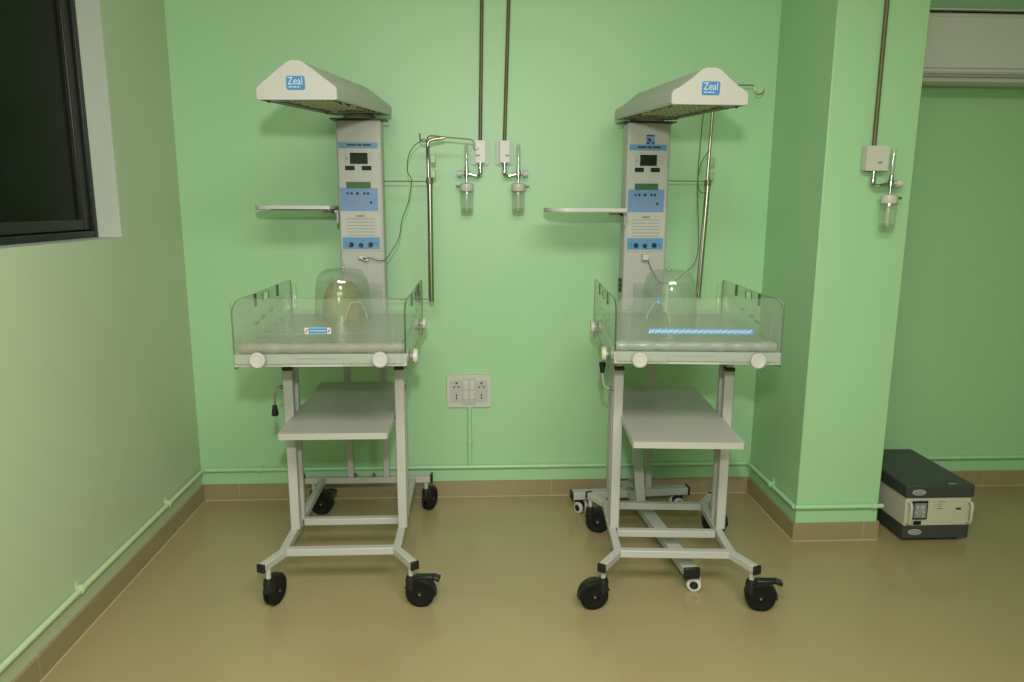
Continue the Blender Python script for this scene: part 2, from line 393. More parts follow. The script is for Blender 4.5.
# ------------------------------------------------------------------ oxygen pipes, outlets and flowmeters
def outlet(x, y, z0, z1, ptop, ptopx, mirror, labels, wide=.045, bd=.055):
    """wall outlet box from z0 to z1 with its pipe above and a flowmeter below"""
    p = MB().tube([(x, y - .012, z1 - .004), (x + (ptopx - x) * .5, y - .012, (z1 + ptop) / 2), (ptopx, y - .012, ptop)], .0088, 12).build('oxygen_pipe', 'copper')
    tag(p, labels[0], 'pipe', 'thin metal gas pipes')
    g = thing('gas_outlet', labels[1], 'gas outlet', (x, y, z0), 0, 'wall gas outlets')
    hgt = z1 - z0
    if wide < .08:
        MB().plate([rrect(-wide * .95, wide * .95, -.008, hgt - .002, .006)], .012, XZ(-.0065)).build('backbox', 'backbox', g, bevel=.002)
    MB().plate([rrect(-wide / 2, wide / 2, 0, hgt, .004)], bd - .013, XZ(-.013 - (bd - .013) / 2)).build('outlet_body', 'white_plastic', g, bevel=.003)
    if wide >= .08: MB().box(-wide / 2 + .006, wide / 2 - .006, -.0129, -.001, .006, hgt - .006).build('backbox', 'backbox', g)
    d = -1 if mirror else 1
    rbox('print', 'greyprint', g, d * .012 - .009, d * .012 + .009, -bd - .0006, -bd + .0004, hgt * .28, hgt * .28 + .009, 0)
    f = thing('flowmeter', labels[2], 'flowmeter', (x, y, z0), 0, 'flowmeters with humidifier bottles')
    yc = -bd * .6
    MB().lathe([(.012, 0), (.012, -.010), (.0095, -.012), (.0095, -.03), (.0115, -.032), (.0115, -.044), (.008, -.046), (.008, -.05)], (0, yc, -.0005), (0, 0, 1), 16).build('probe', 'chrome', f)
    MB().tube(spline([(0, yc, -.046), (0, yc - .004, -.056), (d * .014, yc - .018, -.062), (d * .03, yc - .02, -.058), (d * .058, yc - .02, -.052)], 5), .0075, 10).build('elbow', 'chrome', f)
    fx, fy = d * .065, yc - .02
    MB().lathe([(.0065, -.094), (.0065, -.068), (.0095, -.066), (.0095, -.062), (.0125, -.060), (.0125, -.040), (.0095, -.036), (.0095, -.018), (.008, -.016)], (fx, fy, 0), seg=16).build('body', 'chrome', f)
    MB().lathe([(.008, -.017), (.0095, -.015), (.0095, .082), (.006, .086), (0, .086)], (fx, fy, 0), seg=16).build('flow_tube', 'flow_clear', f)
    MB().lathe([(.0022, -.016), (.0022, .078)], (fx, fy, 0), seg=8).build('scale_rod', 'white', f)
    k = MB(); k.lathe([(.005, .012), (.005, .022), (.014, .0225), (.0155, .025), (.0155, .042), (.013, .045), (0, .045)], (fx, fy, -.05), (d, 0, 0), 14)
    k.build('flow_knob', 'white_plastic', f)
    MB().lathe([(.01, -.093), (.027, -.096), (.032, -.099), (.033, -.103), (.033, -.128), (.031, -.131)], (fx, fy, 0), seg=24).build('bottle_cap', 'white_plastic', f)
    MB().tube([(fx + d * .03, fy, -.109), (fx + d * .052, fy, -.109)], [.006, .0045], 10).build('outlet_nozzle', 'bronze', f)
    MB().lathe([(.029, -.129), (.030, -.136), (.0315, -.140), (.0315, -.180), (.0300, -.187), (.0295, -.232), (.026, -.241), (0, -.243)], (fx, fy, 0), seg=28).build('humidifier_bottle', 'bottle', f)
    MB().lathe([(0.0283, -.212), (.0275, -.231), (.024, -.2385), (0, -.240)], (fx, fy, 0), seg=24).build('water', 'water', f)
    MB().lathe([(.004, -.129), (.004, -.200), (.008, -.203), (.0085, -.221), (.004, -.225), (0, -.225)], (fx, fy, 0), seg=12).build('dip_tube', 'white_plastic', f)
    return f
outlet(.025, 0, 1.688, 1.790, ZC, .042, True, (
    'thin brown pipe running up the back wall to the left outlet of the pair',
    'left white gas outlet box of the pair between the two warmers',
    'flowmeter with clear bottle hanging to the left of the paired outlets'))
outlet(.140, 0, 1.689, 1.790, ZC, .172, False, (
    'thin brown pipe running up the back wall to the right outlet of the pair',
    'right white gas outlet box of the pair between the two warmers',
    'flowmeter with clear bottle hanging to the right of the paired outlets'))
outlet(1.636, -DC, 1.638, 1.737, ZC, 1.632, False, (
    'thin brown pipe running up the front face of the pillar',
    'square white gas outlet box on the front face of the pillar',
    'flowmeter with clear humidifier bottle on the front face of the pillar'), wide=.094, bd=.05)

# ------------------------------------------------------------------ split air conditioner on the alcove wall
ac = thing('air_conditioner', 'white wall air conditioner high in the alcove right of the pillar', 'air conditioner', (2.42, YA, 2.062))
ac.scale = (1, 1, .965)
prof = [(-.002, 0.01), (-.14, 0.0), (-.185, .012), (-.21, .045), (-.215, .30), (-.205, .308), (-.002, .308)]
MB().plate([prof], .80, YZ(0)).build('body', 'ac', ac, bevel=.004)
MB().plate([[(-.2155, .058), (-.221, .062), (-.224, .18), (-.221, .288), (-.2155, .292)]], .79, YZ(0)).build('front_panel', 'ac', ac, bevel=.003)
MB().plate([[(-.150, -.001), (-.187, .009), (-.213, .042), (-.216, .040), (-.190, .003), (-.150, -.006)]], .74, YZ(0)).build('louver', 'ac', ac)
rbox('intake_grille', 'black', ac, -.39, .39, -.2, -.01, .3085, .317, .001)
MB().plate([[(-.004, .3175), (-.222, .3175), (-.224, .322), (-.22, .326), (-.004, .326)]], .80, YZ(0)).build('top_cover', 'ac', ac, bevel=.002)
m = MB()
for z in (.020, .032): m.box(-.36, .36, -.2165, -.19, z, z + .0025)
m.build('louver_gap', 'greyprint', ac)

# ------------------------------------------------------------------ power box on the floor behind the pillar
UX0, UX1, UY0, UY1 = 1.921, 2.226, -.610, -.125
ux, uy = (UX0 + UX1) / 2, (UY0 + UY1) / 2
up = thing('power_inverter', 'cream and charcoal power box standing on the floor beside the pillar', 'inverter', (ux, uy, 0))
hw, hd = (UX1 - UX0) / 2, (UY1 - UY0) / 2
m = MB(); m.box(-hw, hw, -hd, hd, .018, .078)
for sx in (-1, 1):
    for sy in (-1, 1): m.lathe([(.016, 0), (.018, .019)], (sx * (hw - .04), sy * (hd - .04), 0), seg=14)
m.build('lower_case', 'ups_dark', up, bevel=.003)
rbox('body', 'ups_cream', up, -hw + .002, hw - .002, -hd + .003, hd - .003, .0785, .212, .003)
rbox('top_cover', 'ups_dark', up, -hw - .004, hw + .004, -hd - .004, hd + .004, .2125, .271, .005)
for (bx, bz) in ((-hw + .052, .241), (-hw + .054, .050)):
    m = MB()
    pts = [(bx + .031 * math.cos(2 * PI * k / 28), bz + .0135 * math.sin(2 * PI * k / 28)) for k in range(28)]
    m.plate([pts], .003, XZ(-hd - (.0055 if bz > .2 else .0012)))
    b_ = m.build('badge', 'badge', up)
    pts = [(bx + .026 * math.cos(2 * PI * k / 28), bz + .0095 * math.sin(2 * PI * k / 28)) for k in range(28)]
    MB().plate([pts], .001, XZ(-hd - (.0075 if bz > .2 else .0032))).build('badge_face', 'lcd_grey', b_)
    m = MB()
    for k in range(7): m.box(bx - .018 + k * .0055, bx - .0145 + k * .0055, -hd - (.0086 if bz > .2 else .0043), -hd - (.0078 if bz > .2 else .0035), bz - .003, bz + .003)
    m.build('badge_print', 'badge', b_)
yf = -hd + .003
d_ = rbox('display_frame', 'black', up, -hw + .030, -hw + .102, yf - .006, yf - .0002, .110, .198, .002)
rbox('display', 'lcd_grey', d_, -hw + .038, -hw + .096, yf - .0075, yf - .0062, .118, .189, .0005)
m = MB()
for (a, b, c, d) in ((.048, .060, .160, .178), (.066, .086, .160, .178), (.046, .056, .140, .155), (.060, .070, .145, .155), (.075, .088, .142, .156), (.050, .088, .1335, .1365), (.055, .066, .126, .131), (.078, .086, .122, .130)):
    m.box(-hw + a, -hw + b, yf - .0082, yf - .0078, c, d)
m.build('display_symbols', 'badge', d_)
rbox('power_switch', 'black', up, -hw + .044, -hw + .079, yf - .006, yf - .0002, .085, .103, .002)
m = MB()
for k in range(4):
    z = .190 - k * .011
    m.box(-hw + .132, -hw + .136, yf - .0009, yf - .0002, z, z + .004)
    m.box(-hw + .146, -hw + .146 + (.036, .026, .02, .03)[k], yf - .0009, yf - .0002, z, z + .0035)
m.build('indicator_print', 'greyprint', up)
rbox('key_slot', 'black', up, .083, .106, yf - .003, yf - .0002, .154, .162, .001)
for sx in (-hw + .014, hw - .012):
    pth = [(sx, yf + .002, .095), (sx, yf - .020, .098), (sx, yf - .026, .108), (sx, yf - .026, .180), (sx, yf - .020, .191), (sx, yf + .002, .194)]
    MB().tube(pth, .0065, 10).build('handle', 'ups_cream', up)
rbox('sticker', 'badge', up, .045, .082, -hd + .012, -hd + .02, .271, .2716, 0)
MB().tube(spline([(-hw + .003, .08, .05), (-hw - .03, .04, .045), (-hw - .045, -.03, .02), (-hw - .035, -.09, .0065)], 6), .006, 8).build('power_cord', 'rubber', up)

# ------------------------------------------------------------------ shared builders for the two cots
def caster(parent, sx, sy, ztop, heading, pedal=True, r=.055):
    """swivel caster hanging from (sx,sy,ztop), wheel trailing towards the heading (degrees)"""
    h = R(heading); d = Vector((math.cos(h), math.sin(h), 0)); a = Vector((-d.y, d.x, 0))
    tr = .036; c = Vector((sx, sy, 0)) + d * tr + Vector((0, 0, r))
    m = MB()
    top = Vector((sx, sy, 0))
    m.lathe([(.016, r + .006), (.020, r + .016), (.021, r + .052), (.017, r + .064), (.010, r + .067)], top, seg=18)
    # curved fender over the wheel
    n = 10; ring = []
    for k in range(n + 1):
        an = R(15 + 170 * k / n)
        o = c + d * math.cos(an) * -(r + .007) + Vector((0, 0, 1)) * math.sin(an) * (r + .012)
        i = c + d * math.cos(an) * -(r - .010) + Vector((0, 0, 1)) * math.sin(an) * (r - .010)
        ring.append([m.bm.verts.new(o + a * .0125), m.bm.verts.new(o - a * .0125), m.bm.verts.new(i - a * .0125), m.bm.verts.new(i + a * .0125)])
    for k in range(n):
        for q in range(4): m.bm.faces.new((ring[k][q], ring[k][(q + 1) % 4], ring[k + 1][(q + 1) % 4], ring[k + 1][q]))
    m.bm.faces.new(ring[0]); m.bm.faces.new(ring[-1])
    cs = m.build('caster', 'black', parent)
    MB().lathe([(.0095, r + .066), (.0095, ztop)], top, seg=14).build('stem', 'white', cs)
    w = MB()
    for s_ in (-1, 1):
        prof = [(0, .002), (r * .80, .002), (r * .97, .0035), (r, .007), (r, .013), (r * .95, .0165), (r * .72, .0185), (r * .66, .017), (r * .2, .0175), (r * .15, .019), (0, .019)]
        w.lathe(prof, c, a * s_, 28)
    wh = w.build('wheel', 'rubber', cs)
    MB().lathe([(0, -.0225), (.0045, -.0215), (.0045, .0215), (0, .0225)], c, a, 10).build('axle_bolt', 'chrome', cs)
    if pedal:
        p = MB()
        o = c + Vector((0, 0, r * 1.12))
        p.bar(o - d * .02, o + d * (r * .9) + Vector((0, 0, .004)), .03, .014)
        p.bar(o + d * (r * .85) + Vector((0, 0, .006)), o + d * (r + .020) + Vector((0, 0, -.004)), .034, .014)
        p.build('brake_pedal', 'black', cs, bevel=.003)
    return cs

BZ, BB = .172, .030      # height and size of the base bars
def bed(root, front_mark, zk=.968, zf=.969):
    """tray with its acrylic walls, knobs and marks; local frame: x across, -y towards the foot end"""
    X, Y0, Y1 = .281, -.388, .400
    m = MB(); m.box(-X - .004, X + .004, Y0, Y1, .950, .9875); m.build('bed_tray', 'white', root, bevel=.004)
    rbox('front_fascia', 'white', root, -.2905, .2905, Y0 - .0065, Y0 - .0005, .950, .9935, .002)
    Y0 -= .0065
    m = MB().plate([rrect(-.103, .077, .9515, .9905, .003)], .004, XZ(Y0 - .0022)).build('front_plate', 'white', root, bevel=.001)
    rbox('slot', 'greyprint', m, -.088, .060, Y0 - .0052, Y0 - .0043, .9785, .9803, 0)
    for sx in (-1, 1):
        pl = rbox('front_plate', 'white', root, min(sx * .112, sx * .262) - .012, max(sx * .112, sx * .262) - .012, Y0 - .0025, Y0 - .0002, .955, .987, .001)
    # walls
    fp = MB().plate([rrect(-.286, .286, .962, 1.186, (.004, .004, .028, .028))], .005, XZ(Y0 - .0075), 1).build('front_panel', ['acrylic', 'acrylic_edge'], root)
    m = MB()
    for sx in (-1, 1):
        m.box(sx * .246 - .001, sx * .246 + .001, Y0 - .0112, Y0 - .0102, 1.0, 1.135)
    m.box(-.2, .165, Y0 - .0112, Y0 - .0102, 1.064, 1.0655)
    m.build('moulded_line', 'tube_grey', fp)
    for sx in (-1, 1):
        pts = [(-.3875, .94), (.405, .94), (.405, 1.166 - .02)]
        pts += [(.405 - .02 + .02 * math.cos(R(a)), 1.146 + .02 * math.sin(R(a))) for a in (30, 60, 90)]
        def notch(y, dz=.043, wd=.006):
            return [(y + wd, 1.168), (y + wd, 1.168 - dz), (y, 1.168 - dz - .004), (y - wd, 1.168 - dz), (y - wd, 1.168)]
        pts += notch(.185) + notch(-.122)
        pts += [(-.30, 1.172), (-.34, 1.168), (-.370, 1.158), (-.3875, 1.14)]
        hole = rrect(-.022, .052, 1.128, 1.158, .004, 3)
        MB().plate([pts, hole], .005, YZ(sx * (X + .007)), 1).build('side_panel', ['acrylic', 'acrylic_edge'], root)
        # dark sleeves in the two notches
        for y in (.185, -.122):
            m = MB(); m.box(sx * (X + .007) - .004, sx * (X + .007) + .004, y - .0052, y + .0052, 1.121, 1.1665)
            m.build('notch_liner', 'acrylic_edge', root)
        for y, z in ((-.205, .947), (.275, zk)):
            k = MB(); k.lathe([(.008, .0098), (.008, .016), (.024, .0165), (.027, .019), (.027, .030), (.024, .034), (0, .034)], (sx * X, y, z), (sx, 0, 0), 20)
            k.build('side_knob', 'white_plastic', root)
            k = MB(); k.box(sx * (X + .012), sx * (X + .018), y - .005, y + .005, z - (.05 if y > 0 else .036), z - .02); k.build('latch', 'bronze', root)
        # clip marks on the panel
        m = MB()
        for (y, z) in ((.10, 1.075), (-.02, 1.065), (-.10, 1.055)):
            m.box(sx * (X + .0105), sx * (X + .0115), y - .03, y + .03, z - .006, z + .006)
        m.build('panel_clip', 'tube_grey', root)
    c = .012
    bp = [(-.278, 1.0), (.278, 1.0), (.278, 1.15), (.262, 1.15)]
    bp += [(.262, 1.05)] + [(.242 + .02 * math.cos(R(a)), 1.05 + .02 * math.sin(R(a))) for a in (-30, -60, -90)] + [(.135 + .02 * math.cos(R(a)), 1.05 + .02 * math.sin(R(a))) for a in (-90, -120, -150)] + [(.115, 1.05), (.115, 1.15)]
    bp += [(-.115, 1.15), (-.115, 1.05)] + [(-.135 + .02 * math.cos(R(a)), 1.05 + .02 * math.sin(R(a))) for a in (-30, -60, -90)] + [(-.242 + .02 * math.cos(R(a)), 1.05 + .02 * math.sin(R(a))) for a in (-90, -120, -150)] + [(-.262, 1.05), (-.262, 1.15), (-.278, 1.15)]
    MB().plate([bp], .005, XZ(Y1 - .01), 1).build('back_panel', ['acrylic', 'acrylic_edge'], root)
    for sx in (-.204, .204):
        k = MB(); k.lathe([(.008, 0), (.008, .008), (.0235, .0085), (.0265, .011), (.0265, .018), (.024, .021), (.018, .021), (.016, .0195), (0, .0195)], (sx, Y0 - .0105, zf), (0, -1, 0), 28)
        kb = k.build('front_knob', 'white', root)
        r_ = MB().lathe([(.0267, .011), (.0282, .012), (.0282, .017), (.0267, .018)], (sx, Y0 - .0105, zf), (0, -1, 0), 28)
        r_.build('knob_ring', 'greyprint', kb)
    yy = Y0 - .0103
    if front_mark == 'label':
        lb = MB().plate([rrect(-.046, .042, 1.066, 1.087, .003)], .0008, XZ(yy - .0004)).build('label_sticker', 'logo_white', root)
        rbox('label_band', 'logo', lb, -.033, .029, yy - .0013, yy - .0009, 1.0675, 1.0855, 0)
        m = MB()
        for k in range(12): m.box(-.028 + k * .0045, -.025 + k * .0045, yy - .0018, yy - .0014, 1.0745, 1.0785)
        m.build('label_print', 'logo_white', lb)
        m = MB()
        for cx in (-.0395, .0355): m.bar((cx - .003, yy - .0013, 1.071), (cx + .003, yy - .0013, 1.082), .0008, .005, up=(1, 0, 0))
        m.build('label_marks', 'red', lb)
    else:
        lb = rbox('measuring_strip', 'skyblue', root, -.176, .186, yy - .0008, yy, 1.058, 1.079, 0)
        m = MB()
        for k in range(34):
            x = -.170 + k * .0104
            m.bar((x - .004, yy - .0012, 1.0625 + .002 * (k % 2)), (x + .004, yy - .0012, 1.0725 + .002 * (k % 2)), .0006, .0045, up=(1, 0, .3))
        m.build('strip_marks', 'logo_white', lb)

def legs(root, yf_, yr, xs=(-.218, .218), dx=0):
    for x in xs:
        lg_ = MB().box(x - .019 + dx, x + .019 + dx, yf_ - .017, yf_ + .017, BZ + .012, .853).build('leg', 'white', root, bevel=.004)
        MB().box(x - .020 + dx, x + .020 + dx, yf_ - .019, yf_ + .019, .8532, .866).build('leg_cap', 'black', lg_, bevel=.003)
        MB().box(x - .0135 + dx, x + .0135 + dx, yf_ - .0125, yf_ + .0125, .8662, .9498).build('inner_tube', 'white', lg_, bevel=.003)
        l2 = MB().box(x - .0155 + dx, x + .0155 + dx, yr - .013, yr + .013, BZ + .012, .9498).build('leg', 'white', root, bevel=.004)
        MB().box(x - .0045 + dx, x + .0045 + dx, yr - .0142, yr - .0132, .76, .93).build('height_slot', 'greyprint', l2)

def shelf(root, y0, y1, hw=.204, z=.668, dx=0):
    m = MB().plate([rrect(-hw + dx, hw + dx, y0, y1, .008)], .024, XY(z - .012))
    return m.build('shelf', 'grey_white', root, bevel=.003)

def crank(root, x, y, z, s, up):
    """folding height crank on the side of a leg; s = -1 left side"""
    a = MB().tube([(x, y, z), (x + s * .012, y, z)], .008, 12).build('crank_hub', 'bronze', root)
    if up:
        pth = spline([(x + s * .011, y, z), (x + s * .026, y, z + .004), (x + s * .036, y, z + .018), (x + s * .039, y, z + .04), (x + s * .043, y, z + .066)], 5)
    else:
        pth = spline([(x + s * .011, y, z), (x + s * .022, y, z - .002), (x + s * .031, y, z - .025), (x + s * .037, y, z - .075)], 5)
    MB().tube(pth, .004, 10).build('crank_arm', 'white' if up else 'steel', root)
    e = pth[-1]; q = 1 if up else -1
    MB().lathe([(.006, -.002), (.009, .0), (.010, .012), (.014, .035), (.0125, .042), (0, .044)], e, (0, 0, q), 16).build('crank_grip', 'black', root)

def column(root, x0, yf_, badge, z0=.90, z1=1.855, hw=.0985, dp=.085):
    """tall heater pillar with the control panel; x0 = its centre, yf_ = its front face"""
    pb = MB().box(x0 - hw, x0 + hw, yf_, yf_ + dp, z0, z1).build('heater_column', 'white', root, bevel=.010, seg=3)
    y = yf_
    def flat(name, mat, a, b, c, d, dep=.0014, par=pb, bev=0.):
        return rbox(name, mat, par, x0 + a, x0 + b, y - dep, y - .0002, c, d, bev)
    cp = flat('control_panel', 'panel', -.091, .086, 1.288, 1.7345, .004, root, .0012)
    y -= .004
    st = rbox('title_strip', 'skyblue', root, x0 - .089, x0 + .080, yf_ - .0045, yf_ - .0002, 1.7352, 1.7585, 0)
    m = MB()
    for a, b in ((-.052, -.012), (-.007, .012), (.017, .052)):
        m.box(x0 + a, x0 + b, yf_ - .0052, yf_ - .0047, 1.744, 1.7515)
    m.build('title_print', 'navy', st)
    f = flat('display', 'screen', -.040, .037, 1.667, 1.7145, .003, cp, .0015)
    flat('display', 'screen', -.062, -.021, 1.640, 1.659, .003, cp, .0012)
    flat('display', 'screen', .010, .052, 1.640, 1.659, .003, cp, .0012)
    bl = flat('keypad', 'blue', -.0885, .0765, 1.464, 1.564, .0018, cp, 0)
    flat('liquid_crystal_display', 'lcd', -.060, .047, 1.562, 1.590, .0035, cp, .001)
    m = MB()
    for cx, w_ in ((-.055, .007), (-.038, .008), (-.012, .009), (.018, .008), (.034, .008)):
        m.lathe([(w_ * .75, 0), (w_ * .75, .0006)], (x0 + cx, y - .0019, 1.540), (0, -1, 0), 12)
    m.lathe([(.006, 0), (.006, .0008)], (x0 + .046, y - .0019, 1.501), (0, -1, 0), 12)
    m.build('key_symbols', 'navy', bl)
    m = MB()
    for cx in (-.045, -.015, .014): m.box(x0 + cx - .006, x0 + cx + .006, y - .0023, y - .0019, 1.486, 1.494)
    m.box(x0 - .05, x0 + .03, y - .0023, y - .0019, 1.508, 1.5095)
    m.build('key_print', 'greyprint', bl)
    flat('model_plate', 'greyprint', -.020, .016, 1.437, 1.447, .0012, cp)
    m = MB()
    for k in range(6):
        z = 1.428 - k * .0145
        m.box(x0 - .066 + .002 * (k % 3), x0 + .064 - .004 * (k % 2), y - .0008, y - .0002, z, z + .0030)
    m.build('instruction_print', 'greyprint', cp)
    kb = flat('knob_strip', 'skyblue', -.086, .080, 1.296, 1.348, .0018, cp)
    for kx in (-.046, .039):
        k = MB().lathe([(.0105, .0), (.0105, .004), (.0085, .005), (.0085, .016), (.007, .018), (0, .018)], (x0 + kx, y - .002, 1.316), (0, -1, 0), 18).build('control_knob', 'navy', cp)
    k = MB().lathe([(.010, 0), (.010, .004), (.0075, .005), (.0075, .013), (0, .013)], (x0 - .004, y - .002, 1.314), (0, -1, 0), 18).build('probe_socket', 'navy', cp)
    m = MB()
    for (a, c) in ((-.069, 1.322), (-.066, 1.312), (.006, 1.335), (.063, 1.322), (.067, 1.312), (.004, 1.301)):
        m.box(x0 + a - .0025, x0 + a + .0025, y - .0024, y - .002, c - .002, c + .002)
    m.build('strip_marks', 'navy', kb)
    m = MB()
    for (a, c, w_, h_) in ((-.055, 1.690, .008, .012), (-.062, 1.708, .004, .004), (.050, 1.690, .005, .005), (.050, 1.706, .006, .003), (-.03, 1.722, .024, .0015), (-.055, 1.676, .008, .0015), (.05, 1.678, .007, .0015)):
        m.box(x0 + a - w_ / 2, x0 + a + w_ / 2, y - .0008, y - .0002, c - h_ / 2, c + h_ / 2)
    m.build('panel_print', 'greyprint', cp)
    if badge:
        y = yf_
        b_ = flat('certificate_sticker', 'blue', -.014, .025, 1.760, 1.801, .0012, root)
        m = MB()
        for (a, b, c, d) in ((-.012, .023, 1.795, 1.8003), (-.008, .005, 1.777, 1.786), (-.002, .008, 1.772, 1.780), (-.012, .0, 1.762, 1.769), (.014, .023, 1.762, 1.771)):
            m.box(x0 + a, x0 + b, y - .002, y - .0013, c, d)
        m.build('sticker_print', 'navy', b_)
    # neck between column and hood
    MB().box(x0 - .122, x0 + .122, yf_ - .004, yf_ + dp + .01, z1 + .0002, z1 + .005).build('neck_plate', 'dark_metal', root)
    MB().lathe([(.078, z1 + .0052), (.070, z1 + .016), (.050, z1 + .030)], (x0, yf_ + .05, 0), seg=28).build('swivel_neck', 'white', root)
    if badge:
        for k in range(3):
            rbox('flank_switch', 'black', root, x0 - hw - .008, x0 - hw - .0002, yf_ + .02, yf_ + .06, 1.10 + k * .022, 1.117 + k * .022, .002)
    return pb

def hood(root, pos, rotz, length, tilt, pts, back=.05, out=-1):
    """gabled heater hood; local frame: -y forward from the pivot, bottom at z=0"""
    hd_ = bpy.data.objects.new('heater_hood', None); C.objects.link(hd_); hd_.parent = root
    hd_.location = pos; hd_.rotation_euler = (tilt, 0, rotz)
    y0, y1 = -length, back
    inner = []
    cx = sum(p[0] for p in pts) / len(pts)
    # shell: outline swept along y, open below
    m = MB(); n = len(pts)
    def sc(p, d_): return (p[0] * (1 - d_ / .13), max(p[1] - d_, .0) if p[1] > .01 else p[1])
    A = [m.bm.verts.new((p[0], y0 + .004, p[1])) for p in pts]; B = [m.bm.verts.new((p[0], y1 - .004, p[1])) for p in pts]
    Ai = [m.bm.verts.new((sc(p, .004)[0], y0 + .004, sc(p, .004)[1])) for p in pts]; Bi = [m.bm.verts.new((sc(p, .004)[0], y1 - .004, sc(p, .004)[1])) for p in pts]
    for k in range(n - 1):
        m.bm.faces.new((A[k], A[k + 1], B[k + 1], B[k])); m.bm.faces.new((Ai[k + 1], Ai[k], Bi[k], Bi[k + 1]))
        m.bm.faces.new((A[k + 1], A[k], Ai[k], Ai[k + 1])); m.bm.faces.new((B[k], B[k + 1], Bi[k + 1], Bi[k]))
    for k in (0, n - 1): m.bm.faces.new((A[k], B[k], Bi[k], Ai[k]))
    m.build('hood_shell', 'white', hd_)
    fp = MB().plate([[(p[0], p[1]) for p in pts]], .008, XZ(y0)).build('front_cap', 'white_plastic' if False else 'white', hd_, bevel=.003)
    MB().plate([[(p[0] * .995, p[1] * .99 + .0005) for p in pts]], .006, XZ(y1)).build('back_cap', 'dark_metal', hd_)
    # underside: rim plate, dark cavity, corrugated reflector and wire guard
    m = MB()
    m.box(-.124, .124, y0 + .006, y0 + .03, .003, .007); m.box(-.124, .124, -.10, y1 - .008, .003, .007)
    m.box(-.1245, -.112, y0 + .03, -.10, .003, .007); m.box(.112, .1245, y0 + .03, -.10, .003, .007)
    m.build('rim_plate', 'white', hd_)
    ry0, ry1 = y0 + .032, -.102
    m = MB(); ns = 60; gr = []
    for i in range(ns + 1):
        yy = ry0 + (ry1 - ry0) * i / ns
        gr.append([m.bm.verts.new((-.080 + .160 * q / 20, yy, .007 + .010 * (1 - ((q - 10) / 10) ** 2) + random.uniform(-.0055, .0055))) for q in range(21)])
    for i in range(ns):
        for q in range(20): m.bm.faces.new((gr[i][q], gr[i][q + 1], gr[i + 1][q + 1], gr[i + 1][q]))
    m.build('reflector', 'gold', hd_, smooth=False, recalc=False)
    m = MB()
    for k in range(9):
        x = -.078 + .156 * k / 8; m.box(x - .0007, x + .0007, ry0, ry1, .0032, .0044)
    for k in range(14):
        yy = ry0 + (ry1 - ry0) * k / 13; m.box(-.084, .084, yy - .0007, yy + .0007, .0044, .0056)
    m.build('wire_guard', 'steel', hd_)
    for sx in (out * .088, out * .110):
        pass
    rbox('warning_sticker', 'blue', hd_, min(out * .06, out * .105), max(out * .06, out * .105), y0 + .008, y0 + .10, .0020, .0028, 0)
    for (x, yy) in ((-.115, y0 + .06), (.115, y0 + .06), (-.115, -.12), (.115, -.12)):
        MB().lathe([(.006, .004), (.006, -.002), (.003, -.005), (0, -.005)], (x, yy, 0), seg=10).build('screw', 'bronze', hd_)
    # logo
    lg = MB().plate([rrect(-.0305, .0305, .031, .074, .0065)], .0012, XZ(y0 - .0046)).build('logo_sticker', 'logo', hd_)
    text('logo_lettering', 'Zeal', .033, 'logo_white', lg, (-.001, y0 - .0055, .0575), sx=.86)
    m = MB()
    for a, b in ((-.023, -.012), (-.009, .002), (.005, .012)): m.box(a, b, y0 - .0058, y0 - .0053, .0385, .0415)
    m.build('logo_subline', 'logo_white', lg)
    return hd_

def mirror(h): return h + [(-a, b) for a, b in reversed(h)]
GABLE = mirror([(.129, 0), (.132, .004), (.132, .034), (.129, .041), (.090, .070), (.052, .099), (.032, .113), (.022, .119), (.010, .122)])
GABLE_SOFT = mirror([(.125, 0), (.130, .006), (.130, .034), (.124, .045), (.096, .061), (.062, .086), (.040, .106), (.028, .114), (.013, .118)])

def inst_tray(root, xa, xb, ya, yb, z, xcol):
    """monitor tray on the left of the column"""
    m = MB().plate([rrect(xa, xb, ya, yb, (.086, .006, .006, .05))], .004, XY(z))
    t_ = m.build('instrument_tray', 'white_plastic', root, bevel=.001)
    ol = rrect(xa, xb, ya, yb, (.086, .006, .006, .05))
    ol2 = rrect(xa + .004, xb - .004, ya + .004, yb - .004, (.082, .004, .004, .046))
    m = MB().plate([ol, ol2], .018, XY(z + .0072))
    m.build('tray_rim', 'white_plastic', t_)
    b = MB(); b.box(xb - .05, xcol, (ya + yb) / 2 - .012, (ya + yb) / 2 + .012, z - .016, z - .0025); b.box(xcol - .008, xcol - .0002, (ya + yb) / 2 - .015, (ya + yb) / 2 + .015, z - .06, z - .0025)
    b.build('tray_bracket', 'white', root, bevel=.002)
    k = MB().lathe([(.007, 0), (.007, .012)], (xcol - .022, (ya + yb) / 2 - .012, z - .012), (0, -1, 0), 12); k.build('tray_screw', 'black', root)

def mattress(loc, rotz, label, roll, label_roll):
    o = thing('mattress', label, 'mattress', loc, rotz)
    MB().plate([rrect(-.268, .268, -.335, .335, .03)], .032, XY(.0165)).build('pad', 'mattress', o, bevel=.012, seg=3)
    pth = []; rad = []
    for k in range(33):
        x = -.2825 + .565 * k / 32
        pth.append((x, -.356 + .002 * math.sin(k * 1.7), .0195 + .0010 * math.sin(k * 2.3 + 1))); rad.append((.0185 + .0018 * math.sin(k * 1.3)) * (1 if 0 < k < 32 else .8))
    r_ = MB().tube(pth, rad, 14).build('edge_roll', roll, o); r_['label'] = label_roll
    return o

